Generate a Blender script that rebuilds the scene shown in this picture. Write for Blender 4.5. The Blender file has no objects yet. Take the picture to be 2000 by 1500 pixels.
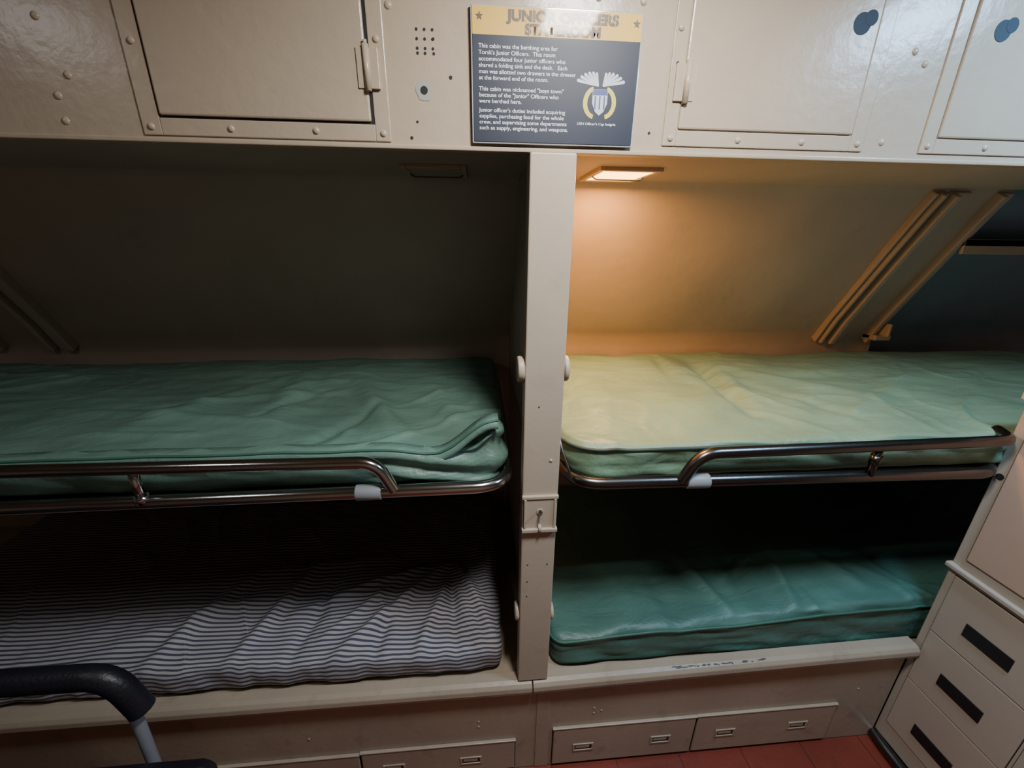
import bpy, bmesh, math, random
from mathutils import Vector, Matrix, noise
random.seed(3)
FZ=-0.10
scn=bpy.context.scene
COL=scn.collection

# ---------------------------------------------------------------- materials
def new_mat(name):
    m=bpy.data.materials.new(name); m.use_nodes=True
    nt=m.node_tree; b=nt.nodes["Principled BSDF"]
    return m,nt,b
def paint(name,col,rough=0.38,var=0.06,bump=0.12,scale=60,grime=0.0,metal=0.0,spec=0.5,tiles=False):
    m,nt,b=new_mat(name); N=nt.nodes; L=nt.links
    tc=N.new("ShaderNodeTexCoord")
    n1=N.new("ShaderNodeTexNoise"); n1.inputs["Scale"].default_value=3.5; n1.inputs["Detail"].default_value=5
    L.new(tc.outputs["Object"],n1.inputs["Vector"])
    r=N.new("ShaderNodeValToRGB")
    r.color_ramp.elements[0].position=0.3; r.color_ramp.elements[1].position=0.7
    r.color_ramp.elements[0].color=(*[c*(1-var) for c in col],1)
    r.color_ramp.elements[1].color=(*[min(1,c*(1+var)) for c in col],1)
    L.new(n1.outputs["Fac"],r.inputs["Fac"])
    out=r.outputs["Color"]
    if grime>0:
        n3=N.new("ShaderNodeTexNoise"); n3.inputs["Scale"].default_value=14; n3.inputs["Detail"].default_value=8
        L.new(tc.outputs["Object"],n3.inputs["Vector"])
        r3=N.new("ShaderNodeValToRGB"); r3.color_ramp.elements[0].position=0.58; r3.color_ramp.elements[1].position=0.75
        r3.color_ramp.elements[0].color=(0,0,0,1); r3.color_ramp.elements[1].color=(grime,grime,grime,1)
        L.new(n3.outputs["Fac"],r3.inputs["Fac"])
        mx=N.new("ShaderNodeMixRGB"); L.new(r3.outputs["Color"],mx.inputs["Fac"])
        L.new(out,mx.inputs["Color1"]); mx.inputs["Color2"].default_value=(*[c*0.45 for c in col],1)
        out=mx.outputs["Color"]
    if tiles:
        bk=N.new("ShaderNodeTexBrick"); bk.offset=0.0; bk.inputs["Scale"].default_value=1.0
        bk.inputs["Brick Width"].default_value=0.229; bk.inputs["Row Height"].default_value=0.229; bk.inputs["Mortar Size"].default_value=0.0018
        bk.inputs["Color1"].default_value=(0,0,0,1); bk.inputs["Color2"].default_value=(0.12,0.12,0.12,1); bk.inputs["Mortar"].default_value=(0.7,0.7,0.7,1)
        L.new(tc.outputs["Object"],bk.inputs["Vector"])
        mx2=N.new("ShaderNodeMixRGB"); L.new(bk.outputs["Color"],mx2.inputs["Fac"]); L.new(out,mx2.inputs["Color1"]); mx2.inputs["Color2"].default_value=(0.03,0.010,0.007,1)
        out=mx2.outputs["Color"]
    L.new(out,b.inputs["Base Color"])
    b.inputs["Roughness"].default_value=rough; b.inputs["Metallic"].default_value=metal
    b.inputs["Specular IOR Level"].default_value=spec
    if bump>0:
        n2=N.new("ShaderNodeTexNoise"); n2.inputs["Scale"].default_value=scale; n2.inputs["Detail"].default_value=3
        L.new(tc.outputs["Object"],n2.inputs["Vector"])
        bp=N.new("ShaderNodeBump"); bp.inputs["Strength"].default_value=bump; bp.inputs["Distance"].default_value=0.004
        L.new(n2.outputs["Fac"],bp.inputs["Height"]); L.new(bp.outputs["Normal"],b.inputs["Normal"])
    return m
BEIGE=paint("cream_enamel",(0.465,0.380,0.280),rough=0.27,var=0.06,bump=0.22,scale=40,grime=0.12)
BEIGE_P=paint("cream_enamel_post",(0.475,0.40,0.305),rough=0.4,var=0.04,bump=0.08,scale=70,grime=0.15)
HULLM=paint("hull_cream_paint",(0.44,0.360,0.295),rough=0.42,var=0.08,bump=0.30,scale=22,grime=0.15)
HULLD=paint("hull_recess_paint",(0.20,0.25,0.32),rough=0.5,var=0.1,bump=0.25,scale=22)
DRESS=paint("dresser_enamel",(0.49,0.425,0.345),rough=0.42,var=0.04,bump=0.08,scale=60)
DRESSUP=paint("dresser_door_enamel",(0.56,0.40,0.30),rough=0.45,var=0.04,bump=0.05,scale=60)
BASEM=paint("bunk_base_enamel",(0.40,0.325,0.24),rough=0.36,var=0.10,bump=0.18,scale=45,grime=0.38)
REDF=paint("red_deck_tiles",(0.22,0.042,0.024),rough=0.35,var=0.25,bump=0.3,scale=30,grime=0.4,tiles=True)
DARK=paint("dark_gap",(0.015,0.014,0.013),rough=0.7,bump=0)
BLACKP=paint("black_plastic",(0.012,0.012,0.014),rough=0.4,bump=0)
CHAIRM=paint("black_vinyl",(0.012,0.012,0.017),rough=0.42,var=0.2,bump=0.3,scale=120)
BLUEP=paint("blue_knob_paint",(0.045,0.065,0.085),rough=0.7,bump=0.1,spec=0.15)
CHROME=paint("worn_chrome",(0.52,0.52,0.52),rough=0.16,var=0.15,bump=0.05,scale=40,metal=1.0)
STEELD=paint("dull_steel",(0.13,0.125,0.12),rough=0.28,var=0.2,bump=0.05,metal=1.0)
CLAMP=paint("grey_sleeve",(0.25,0.27,0.29),rough=0.45,bump=0.05)
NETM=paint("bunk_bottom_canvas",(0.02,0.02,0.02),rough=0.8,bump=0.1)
PIPE=paint("mattress_piping",(0.02,0.05,0.04),rough=0.6,bump=0)
PIPEG=paint("mattress_piping_green",(0.05,0.14,0.10),rough=0.5,bump=0)

def vinyl(name,col,rough=0.46):
    m,nt,b=new_mat(name); N=nt.nodes; L=nt.links
    tc=N.new("ShaderNodeTexCoord")
    n1=N.new("ShaderNodeTexNoise"); n1.inputs["Scale"].default_value=4; n1.inputs["Detail"].default_value=6
    L.new(tc.outputs["Object"],n1.inputs["Vector"])
    r=N.new("ShaderNodeValToRGB"); r.color_ramp.elements[0].position=0.3; r.color_ramp.elements[1].position=0.72
    r.color_ramp.elements[0].color=(*[c*0.82 for c in col],1); r.color_ramp.elements[1].color=(*[c*1.18 for c in col],1)
    L.new(n1.outputs["Fac"],r.inputs["Fac"]); L.new(r.outputs["Color"],b.inputs["Base Color"])
    b.inputs["Roughness"].default_value=rough
    mp=N.new("ShaderNodeMapping"); mp.inputs["Scale"].default_value=(8,15,9); mp.inputs["Rotation"].default_value=(0,0,0.5)
    L.new(tc.outputs["Object"],mp.inputs["Vector"])
    n2=N.new("ShaderNodeTexNoise"); n2.inputs["Scale"].default_value=1.0; n2.inputs["Detail"].default_value=6; n2.inputs["Distortion"].default_value=0.6
    L.new(mp.outputs["Vector"],n2.inputs["Vector"])
    n4=N.new("ShaderNodeTexNoise"); n4.inputs["Scale"].default_value=130; n4.inputs["Detail"].default_value=2
    L.new(tc.outputs["Object"],n4.inputs["Vector"])
    bp0=N.new("ShaderNodeBump"); bp0.inputs["Strength"].default_value=0.12; bp0.inputs["Distance"].default_value=0.002
    L.new(n4.outputs["Fac"],bp0.inputs["Height"])
    bp=N.new("ShaderNodeBump"); bp.inputs["Strength"].default_value=0.6; bp.inputs["Distance"].default_value=0.016
    L.new(n2.outputs["Fac"],bp.inputs["Height"]); L.new(bp0.outputs["Normal"],bp.inputs["Normal"]); L.new(bp.outputs["Normal"],b.inputs["Normal"])
    return m
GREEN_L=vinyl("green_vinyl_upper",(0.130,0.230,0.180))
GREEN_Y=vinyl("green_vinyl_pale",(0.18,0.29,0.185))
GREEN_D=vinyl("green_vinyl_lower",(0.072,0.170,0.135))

def ticking():
    m,nt,b=new_mat("striped_ticking"); N=nt.nodes; L=nt.links
    tc=N.new("ShaderNodeTexCoord")
    at=N.new("ShaderNodeAttribute"); at.attribute_name="weave"
    sx=N.new("ShaderNodeSeparateXYZ"); L.new(at.outputs["Vector"],sx.inputs["Vector"])
    a=N.new("ShaderNodeMath"); a.operation='ADD'; L.new(sx.outputs["Y"],a.inputs[0]); L.new(sx.outputs["Z"],a.inputs[1])
    s=N.new("ShaderNodeMath"); s.operation='MULTIPLY'; L.new(a.outputs[0],s.inputs[0]); s.inputs[1].default_value=2*math.pi/0.0155
    sn=N.new("ShaderNodeMath"); sn.operation='SINE'; L.new(s.outputs[0],sn.inputs[0])
    r=N.new("ShaderNodeValToRGB"); e=r.color_ramp.elements
    e[0].position=0.50; e[0].color=(0.40,0.385,0.39,1); e[1].position=0.68; e[1].color=(0.06,0.06,0.09,1)
    mr=N.new("ShaderNodeMapRange"); mr.inputs["From Min"].default_value=-1; L.new(sn.outputs[0],mr.inputs["Value"])
    L.new(mr.outputs[0],r.inputs["Fac"]); L.new(r.outputs["Color"],b.inputs["Base Color"])
    b.inputs["Roughness"].default_value=0.85
    n2=N.new("ShaderNodeTexNoise"); n2.inputs["Scale"].default_value=14; n2.inputs["Detail"].default_value=5
    L.new(tc.outputs["Object"],n2.inputs["Vector"])
    bp=N.new("ShaderNodeBump"); bp.inputs["Strength"].default_value=0.4; bp.inputs["Distance"].default_value=0.01
    L.new(n2.outputs["Fac"],bp.inputs["Height"]); L.new(bp.outputs["Normal"],b.inputs["Normal"])
    return m
TICK=ticking()
def emis(name,col,st):
    m,nt,b=new_mat(name)
    b.inputs["Base Color"].default_value=(*col,1); b.inputs["Emission Color"].default_value=(*col,1); b.inputs["Emission Strength"].default_value=st
    return m
def flat(name,col,rough=0.5,coat=0.0):
    m,nt,b=new_mat(name); b.inputs["Base Color"].default_value=(*col,1); b.inputs["Roughness"].default_value=rough
    b.inputs["Coat Weight"].default_value=coat; b.inputs["Coat Roughness"].default_value=0.07
    return m

# ---------------------------------------------------------------- helpers
def empty(name,loc=(0,0,0)):
    o=bpy.data.objects.new(name,None); o.empty_display_size=0.1; COL.objects.link(o); return o
def link(o,parent=None):
    COL.objects.link(o)
    if parent is not None: o.parent=parent
    return o
def finish(name,bm,mat,parent=None,bevel=0,smooth=False,seg=2):
    me=bpy.data.meshes.new(name); bmesh.ops.recalc_face_normals(bm,faces=bm.faces); bm.to_mesh(me); bm.free()
    me.materials.append(mat)
    o=bpy.data.objects.new(name,me); link(o,parent)
    if smooth:
        for p in me.polygons: p.use_smooth=True
    if bevel>0:
        md=o.modifiers.new("bevel","BEVEL"); md.width=bevel; md.segments=seg; md.limit_method='ANGLE'
    return o
def bbox(bm,a,b):
    vs=[bm.verts.new((x,y,z)) for x in (a[0],b[0]) for y in (a[1],b[1]) for z in (a[2],b[2])]
    for f in ((0,1,3,2),(4,6,7,5),(0,4,5,1),(2,3,7,6),(0,2,6,4),(1,5,7,3)):
        bm.faces.new([vs[i] for i in f])
def boxes(name,lst,mat,parent=None,bevel=0.002):
    bm=bmesh.new()
    for a,b in lst: bbox(bm,a,b)
    return finish(name,bm,mat,parent,bevel)
def dome(bm,c,r,axis='Y',h=0.6):
    n=10; rings=4; prev=None
    for k in range(rings+1):
        t=k/rings*math.pi/2; rr=r*math.cos(t); hh=r*h*math.sin(t)
        if k==rings:
            v=bm.verts.new((c[0],c[1]-hh,c[2]))
            for i in range(n): bm.faces.new((prev[i],prev[(i+1)%n],v))
        else:
            cur=[]
            for i in range(n):
                a=2*math.pi*i/n
                cur.append(bm.verts.new((c[0]+rr*math.cos(a),c[1]-hh,c[2]+rr*math.sin(a))))
            if prev:
                for i in range(n): bm.faces.new((prev[i],prev[(i+1)%n],cur[(i+1)%n],cur[i]))
            prev=cur
def rivets(name,pts,y,r,mat,parent):
    bm=bmesh.new()
    for p in pts: dome(bm,(p[0],y,p[1]),r)
    return finish(name,bm,mat,parent,smooth=True)
def cyl(bm,p0,p1,r,n=20):
    p0=Vector(p0);p1=Vector(p1); d=(p1-p0)
    q=d.to_track_quat('Z','Y').to_matrix().to_4x4()
    M=Matrix.Translation((p0+p1)/2)@q
    bmesh.ops.create_cone(bm,cap_ends=True,segments=n,radius1=r,radius2=r,depth=d.length,matrix=M)
def cylo(name,segs,mat,parent,bevel=0.0,n=20):
    bm=bmesh.new()
    for p0,p1,r in segs: cyl(bm,p0,p1,r,n)
    o=finish(name,bm,mat,parent,bevel)
    for p in o.data.polygons: p.use_smooth=len(p.vertices)==4
    return o
def tube(name,pts,r,mat,parent=None,fillet=0.05):
    P=[Vector(p) for p in pts]; out=[P[0]]
    for i in range(1,len(P)-1):
        a,b,c=P[i-1],P[i],P[i+1]
        fl=min(fillet,(a-b).length*0.49,(c-b).length*0.49)
        s=b+(a-b).normalized()*fl; e=b+(c-b).normalized()*fl
        for k in range(9):
            t=k/8; out.append(s*(1-t)**2+b*2*t*(1-t)+e*t*t)
    out.append(P[-1])
    cu=bpy.data.curves.new(name,'CURVE'); cu.dimensions='3D'; cu.bevel_depth=r; cu.bevel_resolution=5; cu.use_fill_caps=True
    sp=cu.splines.new('POLY'); sp.points.add(len(out)-1)
    for i,p in enumerate(out): sp.points[i].co=(*p,1)
    tmp=bpy.data.objects.new(name,cu)
    COL.objects.link(tmp)
    dg=bpy.context.evaluated_depsgraph_get()
    me=bpy.data.meshes.new_from_object(tmp.evaluated_get(dg))
    bpy.data.objects.remove(tmp)
    me.name=name; me.materials.clear(); me.materials.append(mat)
    for p in me.polygons: p.use_smooth=True
    return link(bpy.data.objects.new(name,me),parent)
def sstep(a,b,x):
    t=max(0,min(1,(x-a)/(b-a))); return t*t*(3-2*t)
def seg_d(x,y,s):
    ax,ay,bx,by=s[:4]; dx,dy=bx-ax,by-ay
    t=((x-ax)*dx+(y-ay)*dy)/(dx*dx+dy*dy); tc=max(0,min(1,t))
    px,py=ax+dx*tc,ay+dy*tc
    return math.hypot(x-px,y-py),tc
def folds(x,y,L):
    z=0
    for s in L:
        d,t=seg_d(x,y,s); w=s[4]; h=s[5]
        z+=h*math.exp(-(d/w)**2)*(0.35+0.65*math.sin(math.pi*min(1,max(0,t*0.9+0.05))))
    return z
def crease(x,y,fx,fy,seed,rot=0.0):
    c,s=math.cos(rot),math.sin(rot); u=(x*c+y*s)*fx; v=(-x*s+y*c)*fy
    n=noise.noise(Vector((u,v,seed)))
    mk=sstep(-0.10,0.30,noise.noise(Vector((x*2.3,y*2.3,seed+7))))
    return max(0,1-abs(n)*7)**1.5*mk
def mattress_mesh(name,x0,x1,y0,y1,zb,zt,topf,mat,parent,R=0.07,r=0.03,step=0.0085,sidef=None):
    nx=int((x1-x0)/step); ny=int((y1-y0)/step); nz=max(4,int((zt-zb)/step))
    bm=bmesh.new(); V={}; rest=[]
    def vert(i,j,k):
        key=(i,j,k)
        if key in V: return V[key]
        x=x0+(x1-x0)*i/nx; y=y0+(y1-y0)*j/ny; z=zb+(zt-zb)*k/nz
        e=min(x-x0,x1-x,y-y0,y1-y); g=min(zt-z,z-zb)
        qx=min(max(x,x0+R),x1-R); qy=min(max(y,y0+R),y1-R)
        dx,dy=x-qx,y-qy; L=math.hypot(dx,dy)
        if L>1e-9:
            n=(dx/L,dy/L); m=max(abs(dx),abs(dy)); px,py=qx+dx/L*m,qy+dy/L*m
        else: n=(0,0); px,py=x,y
        a=r-e; b=r-g
        pz=z
        if a>0 and b>0:
            m=max(a,b); H=math.hypot(a,b); a2=a*m/H; b2=b*m/H
            px+=n[0]*(a2-a); py+=n[1]*(a2-a); pz+=(b2-b)*(1 if zt-z<z-zb else -1)
        w=sstep(0,1,(z-zb)/(zt-zb))
        rx,ry,rz=px,py,pz
        pz+=topf(px,py)*w
        if sidef:
            s=sidef(px,py,z)*sstep(0.03,0.0,e)
            px+=n[0]*s; py+=n[1]*s
        V[key]=bm.verts.new((px,py,pz))
        rest.append((rx,ry+0.010*noise.noise(Vector((rx*3,ry*3,1.5)))+0.22*(pz-rz),rz))
        return V[key]
    def q(a,b,c,d): bm.faces.new((a,b,c,d))
    for i in range(nx):
        for j in range(ny):
            q(vert(i,j,nz),vert(i+1,j,nz),vert(i+1,j+1,nz),vert(i,j+1,nz))
            q(vert(i,j,0),vert(i,j+1,0),vert(i+1,j+1,0),vert(i+1,j,0))
    for k in range(nz):
        for i in range(nx):
            q(vert(i,0,k),vert(i+1,0,k),vert(i+1,0,k+1),vert(i,0,k+1))
            q(vert(i,ny,k),vert(i,ny,k+1),vert(i+1,ny,k+1),vert(i+1,ny,k))
        for j in range(ny):
            q(vert(0,j,k),vert(0,j,k+1),vert(0,j+1,k+1),vert(0,j+1,k))
            q(vert(nx,j,k),vert(nx,j+1,k),vert(nx,j+1,k+1),vert(nx,j,k+1))
    o=finish(name,bm,mat,parent,smooth=True)
    at=o.data.attributes.new("weave",'FLOAT_VECTOR','POINT')
    fl=[c for p in rest for c in p]; at.data.foreach_set("vector",fl)
    return o

# ---------------------------------------------------------------- room shell
XL,XR,YF,ZC=-2.9,3.1,-2.4,2.25
boxes("floor",[((XL,YF,FZ-0.05),(XR,0.95,FZ))],REDF,bevel=0)
boxes("ceiling",[((XL,YF,ZC),(XR,0.0,ZC+0.05))],BEIGE,bevel=0)
boxes("wall_left",[((XL-0.05,YF,FZ),(XL,1.1,ZC))],BEIGE,bevel=0)
boxes("wall_right",[((XR,YF,FZ),(XR+0.05,1.1,ZC))],BEIGE,bevel=0)
boxes("wall_behind",[((XL,YF-0.05,FZ),(XR,YF,ZC))],BEIGE,bevel=0)

def hull(name,xa,xb,off,mat):
    prof=[(0.87,FZ),(0.87,1.16),(0.875,1.205),(0.818,1.31),(0.735,1.455),(0.64,1.62),(0.57,1.738),(0.53,1.80),(0.012,1.80)]
    bm=bmesh.new(); nx=int((xb-xa)/0.03); rows=[]
    pts=[]
    for i in range(len(prof)-1):
        a,b=prof[i],prof[i+1]; n=max(1,int(math.dist(a,b)/0.03))
        for k in range(n): pts.append((a[0]+(b[0]-a[0])*k/n,a[1]+(b[1]-a[1])*k/n))
    pts.append(prof[-1])
    for i in range(nx+1):
        x=xa+(xb-xa)*i/nx; row=[]
        for (y,z) in pts:
            d=0.006*noise.noise(Vector((x*3,y*3,z*3))) if z>1.22 else 0.002*noise.noise(Vector((x*6,y*3,z*3)))
            row.append(bm.verts.new((x,y+off+d,z+(d*0.3 if z<1.79 else -abs(d)*0.3))))
        rows.append(row)
    for i in range(nx):
        for j in range(len(pts)-1):
            bm.faces.new((rows[i][j],rows[i+1][j],rows[i+1][j+1],rows[i][j+1]))
    return finish(name,bm,mat,None,smooth=True)
hull("wall_hull",XL,1.86,0,HULLM)
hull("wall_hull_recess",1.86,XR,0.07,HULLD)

def rib(name,bars,mat):
    prof=[(0.872,1.195),(0.818,1.31),(0.735,1.455),(0.64,1.62),(0.57,1.738),(0.535,1.792)]
    g=empty(name)
    for n_,(xa,xb,d1) in enumerate(bars):
        bm=bmesh.new(); R=[]
        for i,(y,z) in enumerate(prof):
            R.append([bm.verts.new((x,y-0.86*d,z-0.5*d)) for x,d in ((xa,-0.01),(xa,d1),(xb,d1),(xb,-0.01))])
        for i in range(len(R)-1):
            for k in range(4): bm.faces.new((R[i][k],R[i][(k+1)%4],R[i+1][(k+1)%4],R[i+1][k]))
        bm.faces.new(R[0]); bm.faces.new(R[-1][::-1])
        finish("bar_%d"%(n_+1),bm,mat,g,bevel=0.004)
    return g
rib("trim_1",[(1.555,1.568,0.022),(1.575,1.590,0.034),(1.598,1.607,0.020),(1.618,1.642,0.040),(1.642,1.70,0.010)],HULLM)
rib("trim_2",[(1.800,1.822,0.034),(1.822,1.862,0.012)],HULLM)
rib("trim_3",[(-1.70,-1.68,0.034),(-1.665,-1.65,0.022),(-1.64,-1.61,0.034)],HULLM)
rib("trim_4",[(-1.90,-1.87,0.03)],HULLM)
boxes("trim_5",[((1.83,0.60,1.612),(XR,0.74,1.640)),((1.83,0.60,1.585),(XR,0.612,1.640))],BEIGE,bevel=0.003)
boxes("trim_6",[((1.80,0.80,1.20),(1.88,0.87,1.225)),((1.835,0.78,1.22),(1.850,0.88,1.28))],HULLM,bevel=0.006)

boxes("wall_partition",[((0.136,0.034,0.337),(0.150,0.868,1.797))],HULLM,bevel=0.001)

# ---------------------------------------------------------------- overhead lockers
G=empty("overhead_locker")
ZT=ZC-0.06
boxes("front_panel",[((XL,0.0,1.785),(XR,0.010,ZC))],BEIGE,G,bevel=0.003)
boxes("bottom_lip",[((XL,-0.004,1.781),(XR,0.02,1.789))],BEIGE,G,bevel=0.002)
def frame(nm,xa,xb,za,zb,w1,w2,wb,y):
    boxes(nm,[((xa,y,za),(xa+w1,0.001,zb)),((xb-w2,y,za),(xb,0.001,zb)),((xa+w1,y,za),(xb-w2,0.001,za+wb))],BEIGE,G,bevel=0.0015)
frame("door_frame_a",-0.578,-0.152,1.792,ZT,0.031,0.027,0.027,-0.003)
boxes("gap_a",[((-0.547,-0.0015,1.819),(-0.179,0.0,ZT))],DARK,G,bevel=0)
boxes("door_a",[((-0.5435,-0.007,1.8225),(-0.1845,0.0,ZT-0.01))],BEIGE,G,bevel=0.003)
frame("door_frame_b",0.362,0.780,1.799,ZT,0.026,0.030,0.027,-0.003)
boxes("gap_b",[((0.388,-0.0015,1.826),(0.750,0.0,ZT))],BASEM,G,bevel=0)
boxes("door_b",[((0.3895,-0.006,1.8275),(0.7485,0.0,ZT-0.01))],BEIGE,G,bevel=0.003)
frame("door_frame_c",0.905,1.36,1.799,ZT,0.030,0.030,0.027,-0.003)
boxes("gap_c",[((0.935,-0.0015,1.826),(1.331,0.0,ZT))],BASEM,G,bevel=0)
boxes("door_c",[((0.9365,-0.006,1.8275),(1.3295,0.0,ZT-0.01))],BEIGE,G,bevel=0.003)
frame("door_frame_d",-1.36,-0.94,1.785,ZT,0.026,0.026,0.027,-0.003)
boxes("door_d",[((-1.33,-0.006,1.82),(-0.97,0.0,ZT-0.01))],BEIGE,G,bevel=0.003)
boxes("hinge_leaf_a",[((-0.200,-0.0095,1.872),(-0.163,-0.002,1.932))],BEIGE,G,bevel=0.001)
cylo("hinge_a",[((-0.183,-0.010,1.868),(-0.183,-0.010,1.936),0.0055),((-0.183,-0.010,1.936),(-0.183,-0.010,1.942),0.0035)],BEIGE,G)
boxes("hinge_leaf_b",[((0.372,-0.0075,1.872),(0.410,-0.002,1.932))],BEIGE,G,bevel=0.001)
cylo("hinge_b",[((0.394,-0.009,1.868),(0.394,-0.009,1.936),0.0055)],BEIGE,G)
rivets("rivets",[(-0.677,1.877),(-0.702,1.847),(-0.702,1.810),(-0.700,1.956),(-0.141,1.995),(0.838,1.969),(0.82,1.817),(0.865,1.95),
  (-0.80,1.90),(0.22,2.022),(0.30,2.02),(0.12,2.022)],0.001,0.0070,BEIGE,G)
rivets("frame_rivets",[(-0.563,1.805),(-0.430,1.805),(-0.284,1.806),(-0.165,1.805),(-0.562,1.928),(-0.165,1.946),
  (0.377,1.812),(0.514,1.812),(0.647,1.812),(0.766,1.812),(0.92,1.812),(1.05,1.812),(0.373,1.985)],-0.003,0.0060,BEIGE,G)
hp=[(-0.096+0.0135*i,1.964-0.0135*j) for i in range(3) for j in range(3)]+[(-0.068,1.951),(-0.096,1.93),(-0.083,1.93),(-0.068,1.93)]
cylo("vent_holes",[((x,-0.0006,z),(x,0.003,z),0.0024) for x,z in hp]+
     [((-0.040,-0.0006,1.896),(-0.040,0.003,1.896),0.0032),((-0.103,-0.0006,1.826),(-0.103,0.003,1.826),0.0022),((-0.115,-0.0006,1.800),(-0.115,0.003,1.800),0.0028),
      ((0.374,-0.0036,1.932),(0.374,0.003,1.932),0.003),((0.335,-0.0006,1.82),(0.335,0.003,1.82),0.0026)],DARK,G,n=12)
bm=bmesh.new(); vs=[]
for i in range(26):
    a=2*math.pi*i/26; rr=0.0150*(1+0.35*noise.noise(Vector((math.cos(a)*2,math.sin(a)*2,4))))
    vs.append((-0.088+rr*math.cos(a),1.875+rr*math.sin(a)*1.1))
top=[bm.verts.new((x,-0.0008,z)) for x,z in vs]; bm.faces.new(top)
finish("chipped_patch",bm,paint("bare_primer",(0.36,0.37,0.33),rough=0.5,bump=0.1),G)
cylo("pipe_hole",[((-0.088,-0.0012,1.875),(-0.088,0.004,1.875),0.0066)],DARK,G)
# flat dark discs where the latches were removed
cylo("latch_boss",[((0.713,-0.0068,2.004),(0.713,-0.004,2.004),0.0175),((0.728,-0.0072,2.013),(0.728,-0.004,2.013),0.0125)],BLUEP,G,bevel=0.0008,n=28)
cylo("latch_boss_b",[((0.999,-0.0068,2.005),(0.999,-0.004,2.005),0.0175),((1.014,-0.0072,2.014),(1.014,-0.004,2.014),0.0125)],BLUEP,G,bevel=0.0008,n=28)

# ---------------------------------------------------------------- sign
S=empty("information_sign")
SIGNB=flat("sign_navy",(0.010,0.017,0.036),0.5,0.22)
SIGNY=flat("sign_gold",(0.72,0.44,0.065),0.5,0.30)
SIGNW=flat("sign_white",(0.80,0.82,0.85),0.5)
SIGNG=flat("sign_grey_lettering",(0.10,0.075,0.055),0.5,0.30)
ACR=flat("clear_holder_edge",(0.40,0.42,0.43),0.15,0.5)
boxes("holder",[((-0.003,-0.0095,1.793),(0.3005,-0.004,2.0005))],ACR,S,bevel=0.001)
boxes("navy_field",[((0.0,-0.0108,1.796),(0.2975,-0.0094,1.9575))],SIGNB,S,bevel=0)
boxes("gold_header",[((0.0,-0.0108,1.9575),(0.2975,-0.0094,1.9975))],SIGNY,S,bevel=0)
def text(name,body,x,z,size,mat,width=None,bold=0.0,align='LEFT',space=1.0,y=-0.0112,parent=S):
    cu=bpy.data.curves.new(name,'FONT'); cu.body=body; cu.size=size; cu.offset=bold; cu.align_x=align; cu.space_line=space
    tmp=bpy.data.objects.new(name,cu); COL.objects.link(tmp)
    dg=bpy.context.evaluated_depsgraph_get(); me=bpy.data.meshes.new_from_object(tmp.evaluated_get(dg)); bpy.data.objects.remove(tmp)
    xs=[v.co.x for v in me.vertices]; W=max(xs)-min(xs)
    sx=(width/W) if width else 1
    for v in me.vertices: v.co=Vector((v.co.x*sx,0,v.co.y))
    me.materials.clear(); me.materials.append(mat)
    o=bpy.data.objects.new(name,me); o.location=(x,y,z); link(o,parent); return o
text("header_line_1","JUNIOR OFFICERS",0.158,1.9790,0.0205,SIGNG,width=0.198,bold=0.0010,align='CENTER')
text("header_line_2","STATEROOM",0.158,1.9605,0.0205,SIGNG,width=0.134,bold=0.0010,align='CENTER')
bm=bmesh.new()
for i in range(15):
    x=0.060+0.196*(i+0.5)/15
    if i!=6: bbox(bm,(x-0.0004,-0.0117,1.977),(x+0.0004,-0.0111,1.9955))
for i in range(9):
    x=0.091+0.134*(i+0.5)/9
    bbox(bm,(x-0.0004,-0.0117,1.9590),(x+0.0004,-0.0111,1.9768))
finish("stencil_bridges",bm,SIGNY,S)
paras=[(["This cabin was the berthing area for","Torsk's Junior Officers.  This room","accommodated four junior officers who","shared a folding sink and the desk.   Each","man was allotted two drawers in the dresser","at the forward end of the room."],1.9385,0.174),
 (["This cabin was nicknamed \"boys town\"","because of the \"Junior\" Officers who","were berthed here."],1.8755,0.153),
 (["Junior officer's duties included acquiring","supplies, purchasing food for the whole","crew, and supervising some departments","such as supply, engineering, and weapons."],1.8430,0.165)]
for i,(ls,z,w) in enumerate(paras):
    text("body_text_%d"%(i+1),"\n".join(ls),0.010,z,0.0088,SIGNW,width=w,bold=0.00006,space=1.055)
text("caption","USN Officer's Cap Insignia",0.191,1.8275,0.0056,SIGNW,width=0.073,bold=0.00003)
def poly(name,pts,mat,y=-0.0113):
    bm=bmesh.new(); bm.faces.new([bm.verts.new((x,y,z)) for x,z in pts]); return finish(name,bm,mat,S)
def star(name,cx,cz,r):
    pts=[]
    for i in range(10):
        a=math.pi/2+i*math.pi/5; rr=r if i%2==0 else r*0.42
        pts.append((cx+rr*math.cos(a),cz+rr*math.sin(a)))
    return poly(name,pts,SIGNG)
star("header_star",0.012,1.983,0.007); star("header_star_b",0.288,1.983,0.007)
SILV=flat("badge_silver",(0.50,0.55,0.60),0.4); GOLD=flat("badge_gold",(0.66,0.55,0.08),0.4); BLU=flat("badge_blue",(0.06,0.08,0.22),0.4)
cx=0.231
for k in range(6):
    for sg in (-1,1):
        a=math.radians(14+k*13); L1=0.040-k*0.003
        c0=(cx+sg*0.004,1.889); ux,uz=sg*math.cos(a)*1.0,math.sin(a)*0.80; nx_,nz_=-uz,ux
        p=lambda l,w:(c0[0]+ux*l+nx_*w,c0[1]+uz*l+nz_*w)
        poly("badge_bar_%d_%d"%(k,sg+1),[p(0,-0.001),p(L1,-0.0028),p(L1+0.002,0.0),p(L1,0.0028),p(0,0.001)],SILV,-0.0113-0.00001*k)
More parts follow.
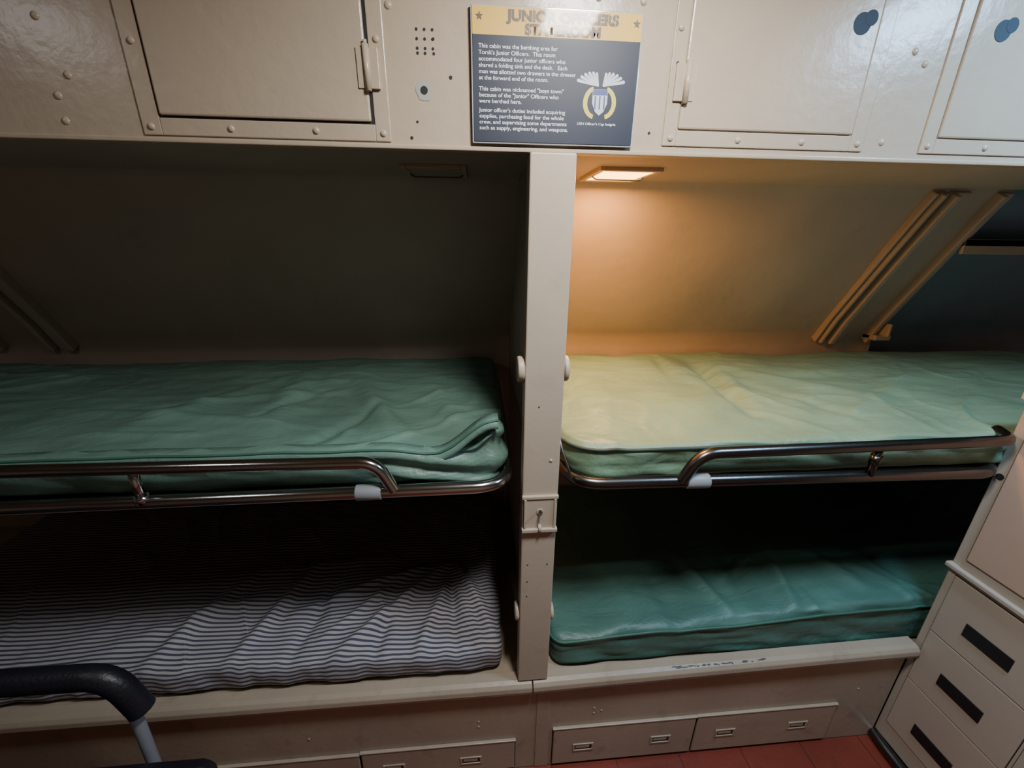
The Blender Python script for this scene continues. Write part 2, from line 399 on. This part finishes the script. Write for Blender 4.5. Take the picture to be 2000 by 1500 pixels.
def arcp(nm,sgn):
    pts=[]
    for i in range(13):
        a=math.radians(-80+i*13); pts.append((cx+sgn*(0.008+0.023*math.cos(a)),1.863+0.026*math.sin(a)))
    for i in range(12,-1,-1):
        a=math.radians(-80+i*13); pts.append((cx+sgn*(0.008+0.015*math.cos(a)),1.863+0.019*math.sin(a)))
    poly(nm,pts,GOLD)
arcp("badge_crescent",1); arcp("badge_crescent_b",-1)
poly("badge_shield",[(cx-0.014,1.884),(cx+0.014,1.884),(cx+0.014,1.862),(cx+0.008,1.849),(cx,1.843),(cx-0.008,1.849),(cx-0.014,1.862)],SILV,-0.0115)
poly("badge_shield_top",[(cx-0.0135,1.8835),(cx+0.0135,1.8835),(cx+0.0135,1.875),(cx-0.0135,1.875)],BLU,-0.0117)
for i in range(3):
    x=cx-0.0085+i*0.0085; poly("badge_stripe_%d"%i,[(x-0.0013,1.874),(x+0.0013,1.874),(x+0.0013,1.853),(x-0.0013,1.853)],BLU,-0.0117)

# ---------------------------------------------------------------- post between bunks
Pp=empty("bunk_post")
boxes("post",[((0.104,-0.016,0.352),(0.194,0.032,1.780))],BEIGE_P,Pp,bevel=0.003)
boxes("switch_plate",[((0.108,-0.021,0.918),(0.190,-0.015,1.020)),((0.103,-0.024,1.012),(0.195,-0.015,1.021)),((0.103,-0.028,0.914),(0.195,-0.015,0.924))],BEIGE_P,Pp,bevel=0.0015)
boxes("switch_rim",[((0.108,-0.025,0.924),(0.114,-0.015,1.012)),((0.184,-0.025,0.924),(0.190,-0.015,1.012))],BEIGE_P,Pp,bevel=0.0015)
cylo("switch_boss",[((0.149,-0.024,0.975),(0.149,-0.020,0.975),0.008),((0.149,-0.021,0.935),(0.149,-0.0295,0.919),0.004)],BEIGE_P,Pp)
cylo("switch_toggle",[((0.149,-0.024,0.977),(0.149,-0.040,0.985),0.0035)],DARK,Pp)
cylo("post_holes",[((x,-0.0168,z),(x,-0.010,z),0.0018) for x,z in ((0.122,0.80),(0.175,0.80),(0.122,0.742),(0.122,0.69),(0.138,1.26))],DARK,Pp,n=10)
rivets("post_rivets",[(0.172,1.118),(0.120,0.955),(0.178,0.955)],-0.016,0.0045,BEIGE_P,Pp)
cylo("pivot_boss",[((0.088,0.01,1.345),(0.104,0.01,1.345),0.030),((0.194,0.01,1.345),(0.206,0.01,1.345),0.030),
                   ((0.092,0.01,0.612),(0.104,0.01,0.612),0.026),((0.194,0.01,0.604),(0.204,0.01,0.604),0.024)],BEIGE_P,Pp,bevel=0.004,n=28)

# ---------------------------------------------------------------- bunk base with drawers
B=empty("under_bunk_drawer_base")
boxes("face_panel",[((XL,0.0,FZ),(1.43,0.02,0.33))],BASEM,B,bevel=0.001)
boxes("deck",[((XL,0.02,0.30),(XR,0.868,0.335))],BASEM,B,bevel=0.001)
boxes("seam_strip",[((0.168,-0.003,FZ+0.002),(0.212,0.001,0.300))],BASEM,B,bevel=0.001)
def rail(nm,xa,za,xb,zb):
    bm=bmesh.new(); prof=[(0.020,-0.052),(-0.004,-0.052),(-0.018,-0.048),(-0.026,-0.038),(-0.030,-0.024),(-0.028,-0.010),(-0.020,-0.001),(-0.008,0.003),(0.020,0.003)]
    A=[bm.verts.new((xa,y,za+z)) for y,z in prof]; Bv=[bm.verts.new((xb,y,zb+z)) for y,z in prof]
    n=len(prof)
    for i in range(n): bm.faces.new((A[i],A[(i+1)%n],Bv[(i+1)%n],Bv[i]))
    bm.faces.new(A[::-1]); bm.faces.new(Bv)
    return finish(nm,bm,BASEM,B,bevel=0.002)
rail("bunk_rail_a",XL,0.352,0.147,0.344); rail("bunk_rail_b",0.150,0.345,1.43,0.372)
CHIP=paint("bare_metal_chip",(0.05,0.05,0.05),rough=0.4,bump=0.1)
bm=bmesh.new()
for n_ in range(30):
    x=0.60+0.32*random.random(); s=0.002+0.013*random.random()**2.5
    zr=0.345+(x-0.15)*0.0211
    c=0.25+0.5*random.random(); vs=[]
    for i in range(10):
        a=2*math.pi*i/10; f_=c+0.16*math.sin(a)*(0.6+0.6*random.random())
        y=-0.020+0.012*f_; z=-0.001+0.004*f_
        vs.append(bm.verts.new((x+s*math.cos(a)*(0.7+0.6*random.random()),y-0.0003,zr+z+0.0008)))
    bm.faces.new(vs)
finish("paint_chips",bm,CHIP,B)
def drawer(nm,xa,xb,za,zb,handles):
    boxes(nm+"_gap",[((xa-0.003,-0.002,za-0.003),(xb+0.003,0.001,zb+0.003))],DARK,B,bevel=0)
    boxes(nm+"_front",[((xa,-0.008,za),(xb,0.0,zb))],BASEM,B,bevel=0.003)
    boxes(nm+"_lip",[((xa-0.004,-0.010,zb+0.003),(xb+0.004,0.0,zb+0.009))],BASEM,B,bevel=0.002)
    for i,(hx,hz) in enumerate(handles):
        w,h=0.036,0.018
        boxes(nm+"_pull_frame_%d"%i,[((hx-w,-0.011,hz+h-0.006),(hx+w,-0.007,hz+h)),((hx-w,-0.011,hz-h),(hx+w,-0.007,hz-h+0.006)),
            ((hx-w,-0.011,hz-h+0.006),(hx-w+0.007,-0.007,hz+h-0.006)),((hx+w-0.007,-0.011,hz-h+0.006),(hx+w,-0.007,hz+h-0.006))],BASEM,B,bevel=0.0012)
        boxes(nm+"_pull_recess_%d"%i,[((hx-w+0.007,-0.0086,hz-h+0.006),(hx+w-0.007,-0.007,hz+h-0.006))],DARK,B,bevel=0)
        boxes(nm+"_pull_tab_%d"%i,[((hx-w+0.010,-0.010,hz-0.004),(hx+w-0.014,-0.0075,hz+h-0.010))],BASEM,B,bevel=0.001)
drawer("drawer_1",0.228,0.721,-0.085,0.090,[(0.332,-0.004),(0.604,-0.001)])
drawer("drawer_2",0.728,1.235,-0.085,0.092,[(0.837,0.003),(1.106,0.008)])
drawer("drawer_3",-0.40,0.098,-0.085,0.052,[(-0.048,-0.022),(-0.30,-0.026)])
drawer("drawer_4",-0.91,-0.407,-0.085,0.045,[(-0.55,-0.03),(-0.80,-0.03)])
rivets("base_rivets",[(0.36,0.175),(0.36,0.150),(0.385,0.160),(-0.02,0.155),(-0.02,0.13),(-0.55,0.14),(1.30,0.16)],0.0,0.004,BASEM,B)

# ---------------------------------------------------------------- upper bunk frames
def left_parts(g):
    tube("frame_tube",[(-1.95,0.80,1.040),(-1.95,-0.022,1.040),(0.072,-0.022,1.055),(0.072,0.80,1.055),],0.016,CHROME,g,fillet=0.09)
    tube("back_tube",[(-1.95,0.82,1.020),(0.072,0.82,1.020)],0.014,CHROME,g)
    tube("guard_rail",[(-1.70,-0.030,1.055),(-1.70,-0.030,1.150),(-0.240,-0.030,1.137),(-0.205,-0.030,1.062)],0.0145,CHROME,g,fillet=0.07)
    cylo("guard_post",[((-0.765,-0.030,1.140),(-0.765,-0.028,1.055),0.010),((-0.765,-0.028,1.070),(-0.765,-0.028,1.052),0.014)],CHROME,g)
    cylo("clamp_sleeve",[((-0.295,-0.022,1.0522),(-0.235,-0.022,1.0528),0.0195)],CLAMP,g,bevel=0.002)
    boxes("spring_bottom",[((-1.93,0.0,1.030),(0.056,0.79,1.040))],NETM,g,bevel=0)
def right_parts(g):
    tube("frame_tube",[(2.80,0.82,1.030),(2.80,0.05,1.030),(1.46,0.05,1.036),(1.39,-0.022,1.038),(0.222,-0.022,1.053),(0.222,0.82,1.053)],0.016,STEELD,g,fillet=0.09)
    tube("back_tube",[(2.80,0.84,1.015),(0.222,0.84,1.015)],0.014,STEELD,g)
    tube("guard_rail",[(0.505,-0.030,1.055),(0.545,-0.030,1.132),(1.395,-0.030,1.140),(1.428,0.03,1.140)],0.0145,STEELD,g,fillet=0.07)
    cylo("guard_post",[((1.020,-0.030,1.135),(1.020,-0.028,1.050),0.010),((1.020,-0.030,1.110),(1.020,-0.030,1.085),0.013)],STEELD,g)
    cylo("clamp_sleeve",[((0.520,-0.022,1.0493),(0.580,-0.022,1.0485),0.0195)],CLAMP,g,bevel=0.002)
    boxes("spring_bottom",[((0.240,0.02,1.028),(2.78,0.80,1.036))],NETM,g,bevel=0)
    tube("corner_spring",[(0.215,0.10,1.06),(0.206,0.03,1.12),(0.200,0.12,1.18)],0.004,STEELD,g,fillet=0.02)
    tube("corner_strap",[(0.225,-0.012,1.07),(0.205,0.03,1.13),(0.203,0.10,1.20)],0.0035,STEELD,g,fillet=0.02)
g=empty("bunk_bed"); left_parts(g)
g=empty("bunk_bed"); right_parts(g)

# ---------------------------------------------------------------- mattresses
nz3=lambda x,y,s,seed=0.0: noise.noise(Vector((x*s,y*s,seed)))
def topUL(x,y):
    F=[(-0.55,0.15,-0.62,0.55,0.05,0.016),(-0.22,0.10,-0.40,0.48,0.035,0.020),(-0.9,0.2,-0.7,0.5,0.04,0.012),(-1.2,0.3,-0.3,0.12,0.02,0.007),
       (-0.42,0.05,-0.30,0.28,0.018,-0.012),(-0.75,0.35,-0.45,0.40,0.02,0.008),(-0.06,0.16,-0.16,0.46,0.03,0.010),(-0.50,0.42,-0.62,0.22,0.02,-0.010)]
    z=folds(x,y,F)+0.012*nz3(x,y,3,1)+0.004*nz3(x*1.0,y*2,9,2)+0.008*crease(x,y,2.2,5,11,0.3)+0.004*crease(x,y,6,5,13,1.1)
    z+=0.050*math.exp(-((x-0.035)/0.035)**2-((y-0.05)/0.10)**2)
    z-=0.016*math.exp(-((x+0.10)/0.10)**2)*sstep(0.35,0.0,y)
    return z
def sideW(x,y,z):
    return 0.009*noise.noise(Vector((x*9+z*14,y*9,z*26)))+0.007*noise.noise(Vector((x*3+z*30,y*5,z*45)))
def sideUL(x,y,z):
    k=math.exp(-((x-0.0)/0.22)**2)
    return sideW(x,y,z)+k*0.010*math.sin((z*110+x*24))
g=empty("green_mattress")
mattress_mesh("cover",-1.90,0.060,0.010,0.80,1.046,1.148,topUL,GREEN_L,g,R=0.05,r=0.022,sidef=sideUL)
def ribbon(name,pts,offs,mat,parent,thick=0.003):
    bm=bmesh.new(); A=[]
    for p in pts: A.append([bm.verts.new((p[0],p[1]+o[0],p[2]+o[1])) for o in offs])
    for i in range(len(A)-1):
        for k in range(len(offs)-1): bm.faces.new((A[i][k],A[i+1][k],A[i+1][k+1],A[i][k+1]))
    o=finish(name,bm,mat,parent,smooth=True); md=o.modifiers.new("s","SOLIDIFY"); md.thickness=thick; return o
pts=[]
for i in range(160):
    x=-1.86+1.905*i/159
    lift=0.070*sstep(-0.12,0.035,x)**1.3-0.014*math.exp(-((x+0.12)/0.07)**2)
    pts.append((x,0.010+0.004*nz3(x,0,6,2),1.146+lift+0.004*nz3(x,0,7)))
tube("front_piping",pts[::3],0.0032,PIPEG,g,fillet=0.01)
ribbon("zip_flap",pts,[(0.03,0.006),(0.0,0.0),(-0.006,-0.010),(-0.008,-0.020)],GREEN_L,g)

g=empty("green_mattress")
def topUR(x,y):
    F=[(0.90,0.72,0.80,0.17,0.035,-0.026),(0.95,0.60,0.88,0.25,0.03,0.010),(0.74,0.75,0.68,0.45,0.02,-0.010),(0.82,0.22,0.95,0.05,0.02,0.010),(1.0,0.6,1.3,0.3,0.05,0.014),
       (0.96,0.45,1.12,0.12,0.025,-0.009),(1.15,0.55,1.5,0.5,0.04,-0.010),(0.60,0.80,0.66,0.9,0.03,-0.03),(0.45,0.15,0.60,0.10,0.03,0.004),(0.80,0.55,0.98,0.18,0.018,0.008)]
    z=folds(x,y,F)+0.010*nz3(x,y,2.6,5)+0.004*nz3(x,y*2,8,3)+0.007*crease(x,y,3,5,21,0.8)+0.004*crease(x,y,6,6,23,0.1)
    z+=0.030*sstep(0.87,0.74,x)*sstep(0.20,0.36,x)*sstep(0.02,0.25,y)*sstep(0.9,0.7,y)
    return z
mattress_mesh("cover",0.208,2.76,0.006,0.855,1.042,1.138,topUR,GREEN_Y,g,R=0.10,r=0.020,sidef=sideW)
def rimpath(x0,x1,y0,y1,R,z,topf,out=0.002):
    P=[]
    for k in range(12):
        y=y1-(y1-y0-R)*k/12; P.append((x0-out,y))
    for k in range(10):
        a=math.pi+(math.pi/2)*k/9; P.append((x0+R+(R+out)*math.cos(a),y0+R+(R+out)*math.sin(a)))
    n=int((x1-x0-R)/0.03)
    for k in range(1,n+1): P.append((x0+R+(x1-x0-R)*k/n,y0-out))
    return [(x,y,z+topf(x,max(y,y0+0.01))*0.85) for x,y in P]
tube("top_piping",rimpath(0.208,2.7,0.006,0.855,0.10,1.128,topUR,0.003),0.0046,PIPE,g,fillet=0.005)

g=empty("green_mattress")
def topLR(x,y):
    F=[(0.72,0.38,0.80,0.08,0.022,0.020),(0.93,0.42,0.90,0.1,0.03,-0.016),(1.10,0.40,1.02,0.06,0.022,0.020),(0.40,0.05,1.2,0.10,0.03,0.004),
       (0.60,0.30,0.62,0.06,0.03,-0.010),(1.22,0.3,1.3,0.1,0.03,0.014),(0.85,0.2,1.0,0.28,0.015,0.010),(0.45,0.32,0.50,0.12,0.03,0.008)]
    z=folds(x,y,F)+0.012*nz3(x,y,3,9)+0.005*nz3(x,y,10,3)+0.055*sstep(0.25,1.5,x)+0.009*crease(x,y,5,3,31,0.4)+0.005*crease(x,y,7,6,33,1.2)
    return z
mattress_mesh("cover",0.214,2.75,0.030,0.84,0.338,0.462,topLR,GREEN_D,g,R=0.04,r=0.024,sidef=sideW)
tube("top_piping",rimpath(0.214,2.7,0.030,0.84,0.04,0.449,topLR,0.003),0.0045,PIPEG,g,fillet=0.005)

g=empty("striped_mattress")
def topLL(x,y):
    c=(-0.14,0.38)
    F=[(c[0],c[1],-0.45,0.02,0.020,0.026),(c[0]-0.04,c[1],-0.62,0.20,0.02,0.022),(c[0]+0.03,c[1]-0.04,-0.20,0.02,0.018,0.020),
       (c[0]+0.05,c[1],0.03,0.08,0.020,0.024),(c[0]+0.02,c[1]-0.03,-0.08,0.03,0.016,-0.016),(-0.30,0.25,-0.33,0.02,0.018,-0.016),
       (-0.62,0.40,-0.75,0.02,0.022,0.022),(-0.85,0.35,-0.98,0.03,0.026,0.020),(-0.52,0.35,-0.58,0.02,0.02,-0.016),(-0.02,0.5,0.03,0.2,0.02,0.010),
       (-0.70,0.30,-1.1,0.12,0.03,0.014),(-0.35,0.42,-0.95,0.38,0.03,0.012),(-0.10,0.30,0.0,0.03,0.014,0.014),(-0.25,0.36,-0.50,0.10,0.014,0.012)]
    z=folds(x,y,F)+0.010*nz3(x,y,4,7)+0.005*nz3(x*2.0,y,9,3)+0.008*crease(x,y,7,2.5,41,0.25)
    return z
def sideT(x,y,z): return 0.010*noise.noise(Vector((x*10,y*10,z*6)))+0.004*noise.noise(Vector((x*30,y*30,z*20)))
mattress_mesh("cover",-1.95,0.060,0.022,0.84,0.340,0.442,topLL,TICK,g,R=0.04,r=0.035,sidef=sideT)

# ---------------------------------------------------------------- recessed bunk lamps
def bunk_lamp(name,cx,cy,on):
    g=empty(name); w,d=0.083,0.115
    boxes("bezel",[((cx-w,cy-d,1.790),(cx-w+0.014,cy+d,1.800)),((cx+w-0.014,cy-d,1.790),(cx+w,cy+d,1.800)),
                   ((cx-w+0.014,cy-d,1.790),(cx+w-0.014,cy-d+0.018,1.800)),((cx-w+0.014,cy+d-0.018,1.790),(cx+w-0.014,cy+d,1.800))],BEIGE,g,bevel=0.002)
    boxes("lens",[((cx-w+0.014,cy-d+0.018,1.793),(cx+w-0.014,cy+d-0.018,1.7975))],emis("amber_lens",(1.0,0.48,0.12),10.0) if on else HULLM,g,bevel=0)
    tube("guard_wire",[(cx-w+0.01,cy,1.790),(cx-w+0.02,cy,1.783),(cx+w-0.02,cy,1.783),(cx+w-0.01,cy,1.790)],0.002,STEELD,g,fillet=0.01)
    return g
gl=bunk_lamp("bunk_reading_lamp",0.400,0.37,True)
bunk_lamp("bunk_reading_lamp",-0.105,0.40,False)

# ---------------------------------------------------------------- dresser
D=empty("dresser"); X0=1.437
boxes("lower_carcass",[((X0+0.006,-0.62,FZ+0.03),(2.0,0.006,0.695))],DRESS,D,bevel=0.003)
boxes("upper_carcass",[((X0+0.006,-0.62,0.695),(2.0,0.006,1.24))],DRESS,D,bevel=0.003)
boxes("counter_lip",[((X0-0.010,-0.63,0.688),(X0+0.02,0.012,0.704))],DRESS,D,bevel=0.004)
boxes("top_slab",[((X0-0.012,-0.63,1.240),(2.0,0.012,1.262))],DRESS,D,bevel=0.004)
boxes("upper_door_gap",[((X0+0.0045,-0.60,0.735),(X0+0.007,-0.022,1.222))],DARK,D,bevel=0)
boxes("upper_door",[((X0-0.002,-0.597,0.738),(X0+0.006,-0.0255,1.219))],DRESSUP,D,bevel=0.003)
cylo("latch_hole",[((X0-0.0005+0.004,-0.010,1.015),(X0+0.008,-0.010,1.015),0.0090)],DARK,D)
zz=[0.672,0.450,0.232,0.005]
for r_ in range(3):
    for c_,(ya,yb) in enumerate(((-0.285,-0.018),(-0.565,-0.295))):
        z1=zz[r_]-0.0015; z0=zz[r_+1]+0.0015
        boxes("drawer_gap_%d%d"%(r_,c_),[((X0+0.0045,ya-0.0015,z0-0.0015),(X0+0.007,yb+0.0015,z1+0.0015))],DARK,D,bevel=0)
        boxes("drawer_%d%d"%(r_,c_),[((X0+0.002,ya,z0),(X0+0.006,yb,z1))],DRESS,D,bevel=0.0015)
        zc=(0.537,0.325,0.085)[r_]; ym=(ya+yb)/2+0.005
        boxes("drawer_pull_%d%d"%(r_,c_),[((X0-0.001,ym-0.058,zc-0.022),(X0+0.003,ym+0.058,zc+0.022))],BLACKP,D,bevel=0.001)
tube("kick_bar",[(X0-0.004,0.0,FZ+0.02),(X0-0.012,-0.05,FZ+0.02),(X0-0.012,-0.60,FZ+0.02)],0.018,STEELD,D,fillet=0.02)

# ---------------------------------------------------------------- armchair (tubular, black vinyl) at lower left
A=empty("armchair")
def arm(y):
    tube("arm_tube",[(-1.45,y,0.44),(-1.43,y,0.675),(-0.845,y,0.675),(-0.815,y,0.58),(-0.83,y,0.12),(-0.83,y,FZ+0.018),(-1.39,y,FZ+0.018)],0.013,CLAMP,A,fillet=0.07)
    tube("arm_pad",[(-1.42,y,0.700),(-0.830,y,0.700),(-0.795,y,0.585)],0.027,CHAIRM,A,fillet=0.09)
arm(-0.170); arm(-0.70)
boxes("seat_cushion",[((-1.33,-0.67,0.39),(-0.63,-0.205,0.475))],CHAIRM,A,bevel=0.03)
boxes("back_cushion",[((-1.45,-0.67,0.50),(-1.37,-0.205,0.98))],CHAIRM,A,bevel=0.03)
tube("seat_crossbar",[(-0.83,-0.70,0.38),(-0.83,-0.170,0.38)],0.011,STEELD,A)
tube("seat_crossbar_b",[(-1.31,-0.70,0.38),(-1.31,-0.170,0.38)],0.011,STEELD,A)
tube("back_post",[(-1.45,-0.170,0.44),(-1.46,-0.170,0.95),(-1.46,-0.70,0.95),(-1.45,-0.70,0.44)],0.012,STEELD,A,fillet=0.06)

# ---------------------------------------------------------------- ceiling fixtures and lights
def fixture(name,x,y,sx,sy,col,energy):
    g=empty(name)
    boxes("housing",[((x-sx/2-0.03,y-sy/2-0.03,ZC-0.045),(x+sx/2+0.03,y+sy/2+0.03,ZC))],BEIGE,g,bevel=0.004)
    ld=bpy.data.lights.new("fluorescent_tube","AREA"); ld.shape='RECTANGLE'; ld.size=sx; ld.size_y=sy; ld.energy=energy; ld.color=col
    lo=bpy.data.objects.new("fluorescent_tube",ld); lo.location=(x,y,ZC-0.050); link(lo,g)
fixture("ceiling_light",0.27,-0.52,0.14,0.20,(1.0,0.97,0.94),19)
fixture("ceiling_light",1.22,-0.45,0.20,0.26,(0.42,0.68,1.0),18)
fixture("ceiling_light",-1.25,-0.70,0.20,0.26,(0.98,0.98,1.0),1.8)
ld=bpy.data.lights.new("amber_bulb","AREA"); ld.shape='RECTANGLE'; ld.size=0.13; ld.size_y=0.15; ld.energy=12.0; ld.color=(1.0,0.43,0.11)
lo=bpy.data.objects.new("amber_bulb",ld); lo.location=(0.400,0.37,1.780); link(lo,gl)

w=bpy.data.worlds.new("World"); scn.world=w; w.use_nodes=True
w.node_tree.nodes["Background"].inputs[0].default_value=(0.5,0.5,0.55,1); w.node_tree.nodes["Background"].inputs[1].default_value=0.03

cam=bpy.data.cameras.new("camera"); cam.lens=14.4; cam.sensor_width=36; cam.clip_start=0.02
co=bpy.data.objects.new("camera",cam); co.location=(0,-0.88,1.63); co.rotation_euler=[math.radians(a) for a in (70.2075,-0.6063,-4.7254)]
COL.objects.link(co); scn.camera=co
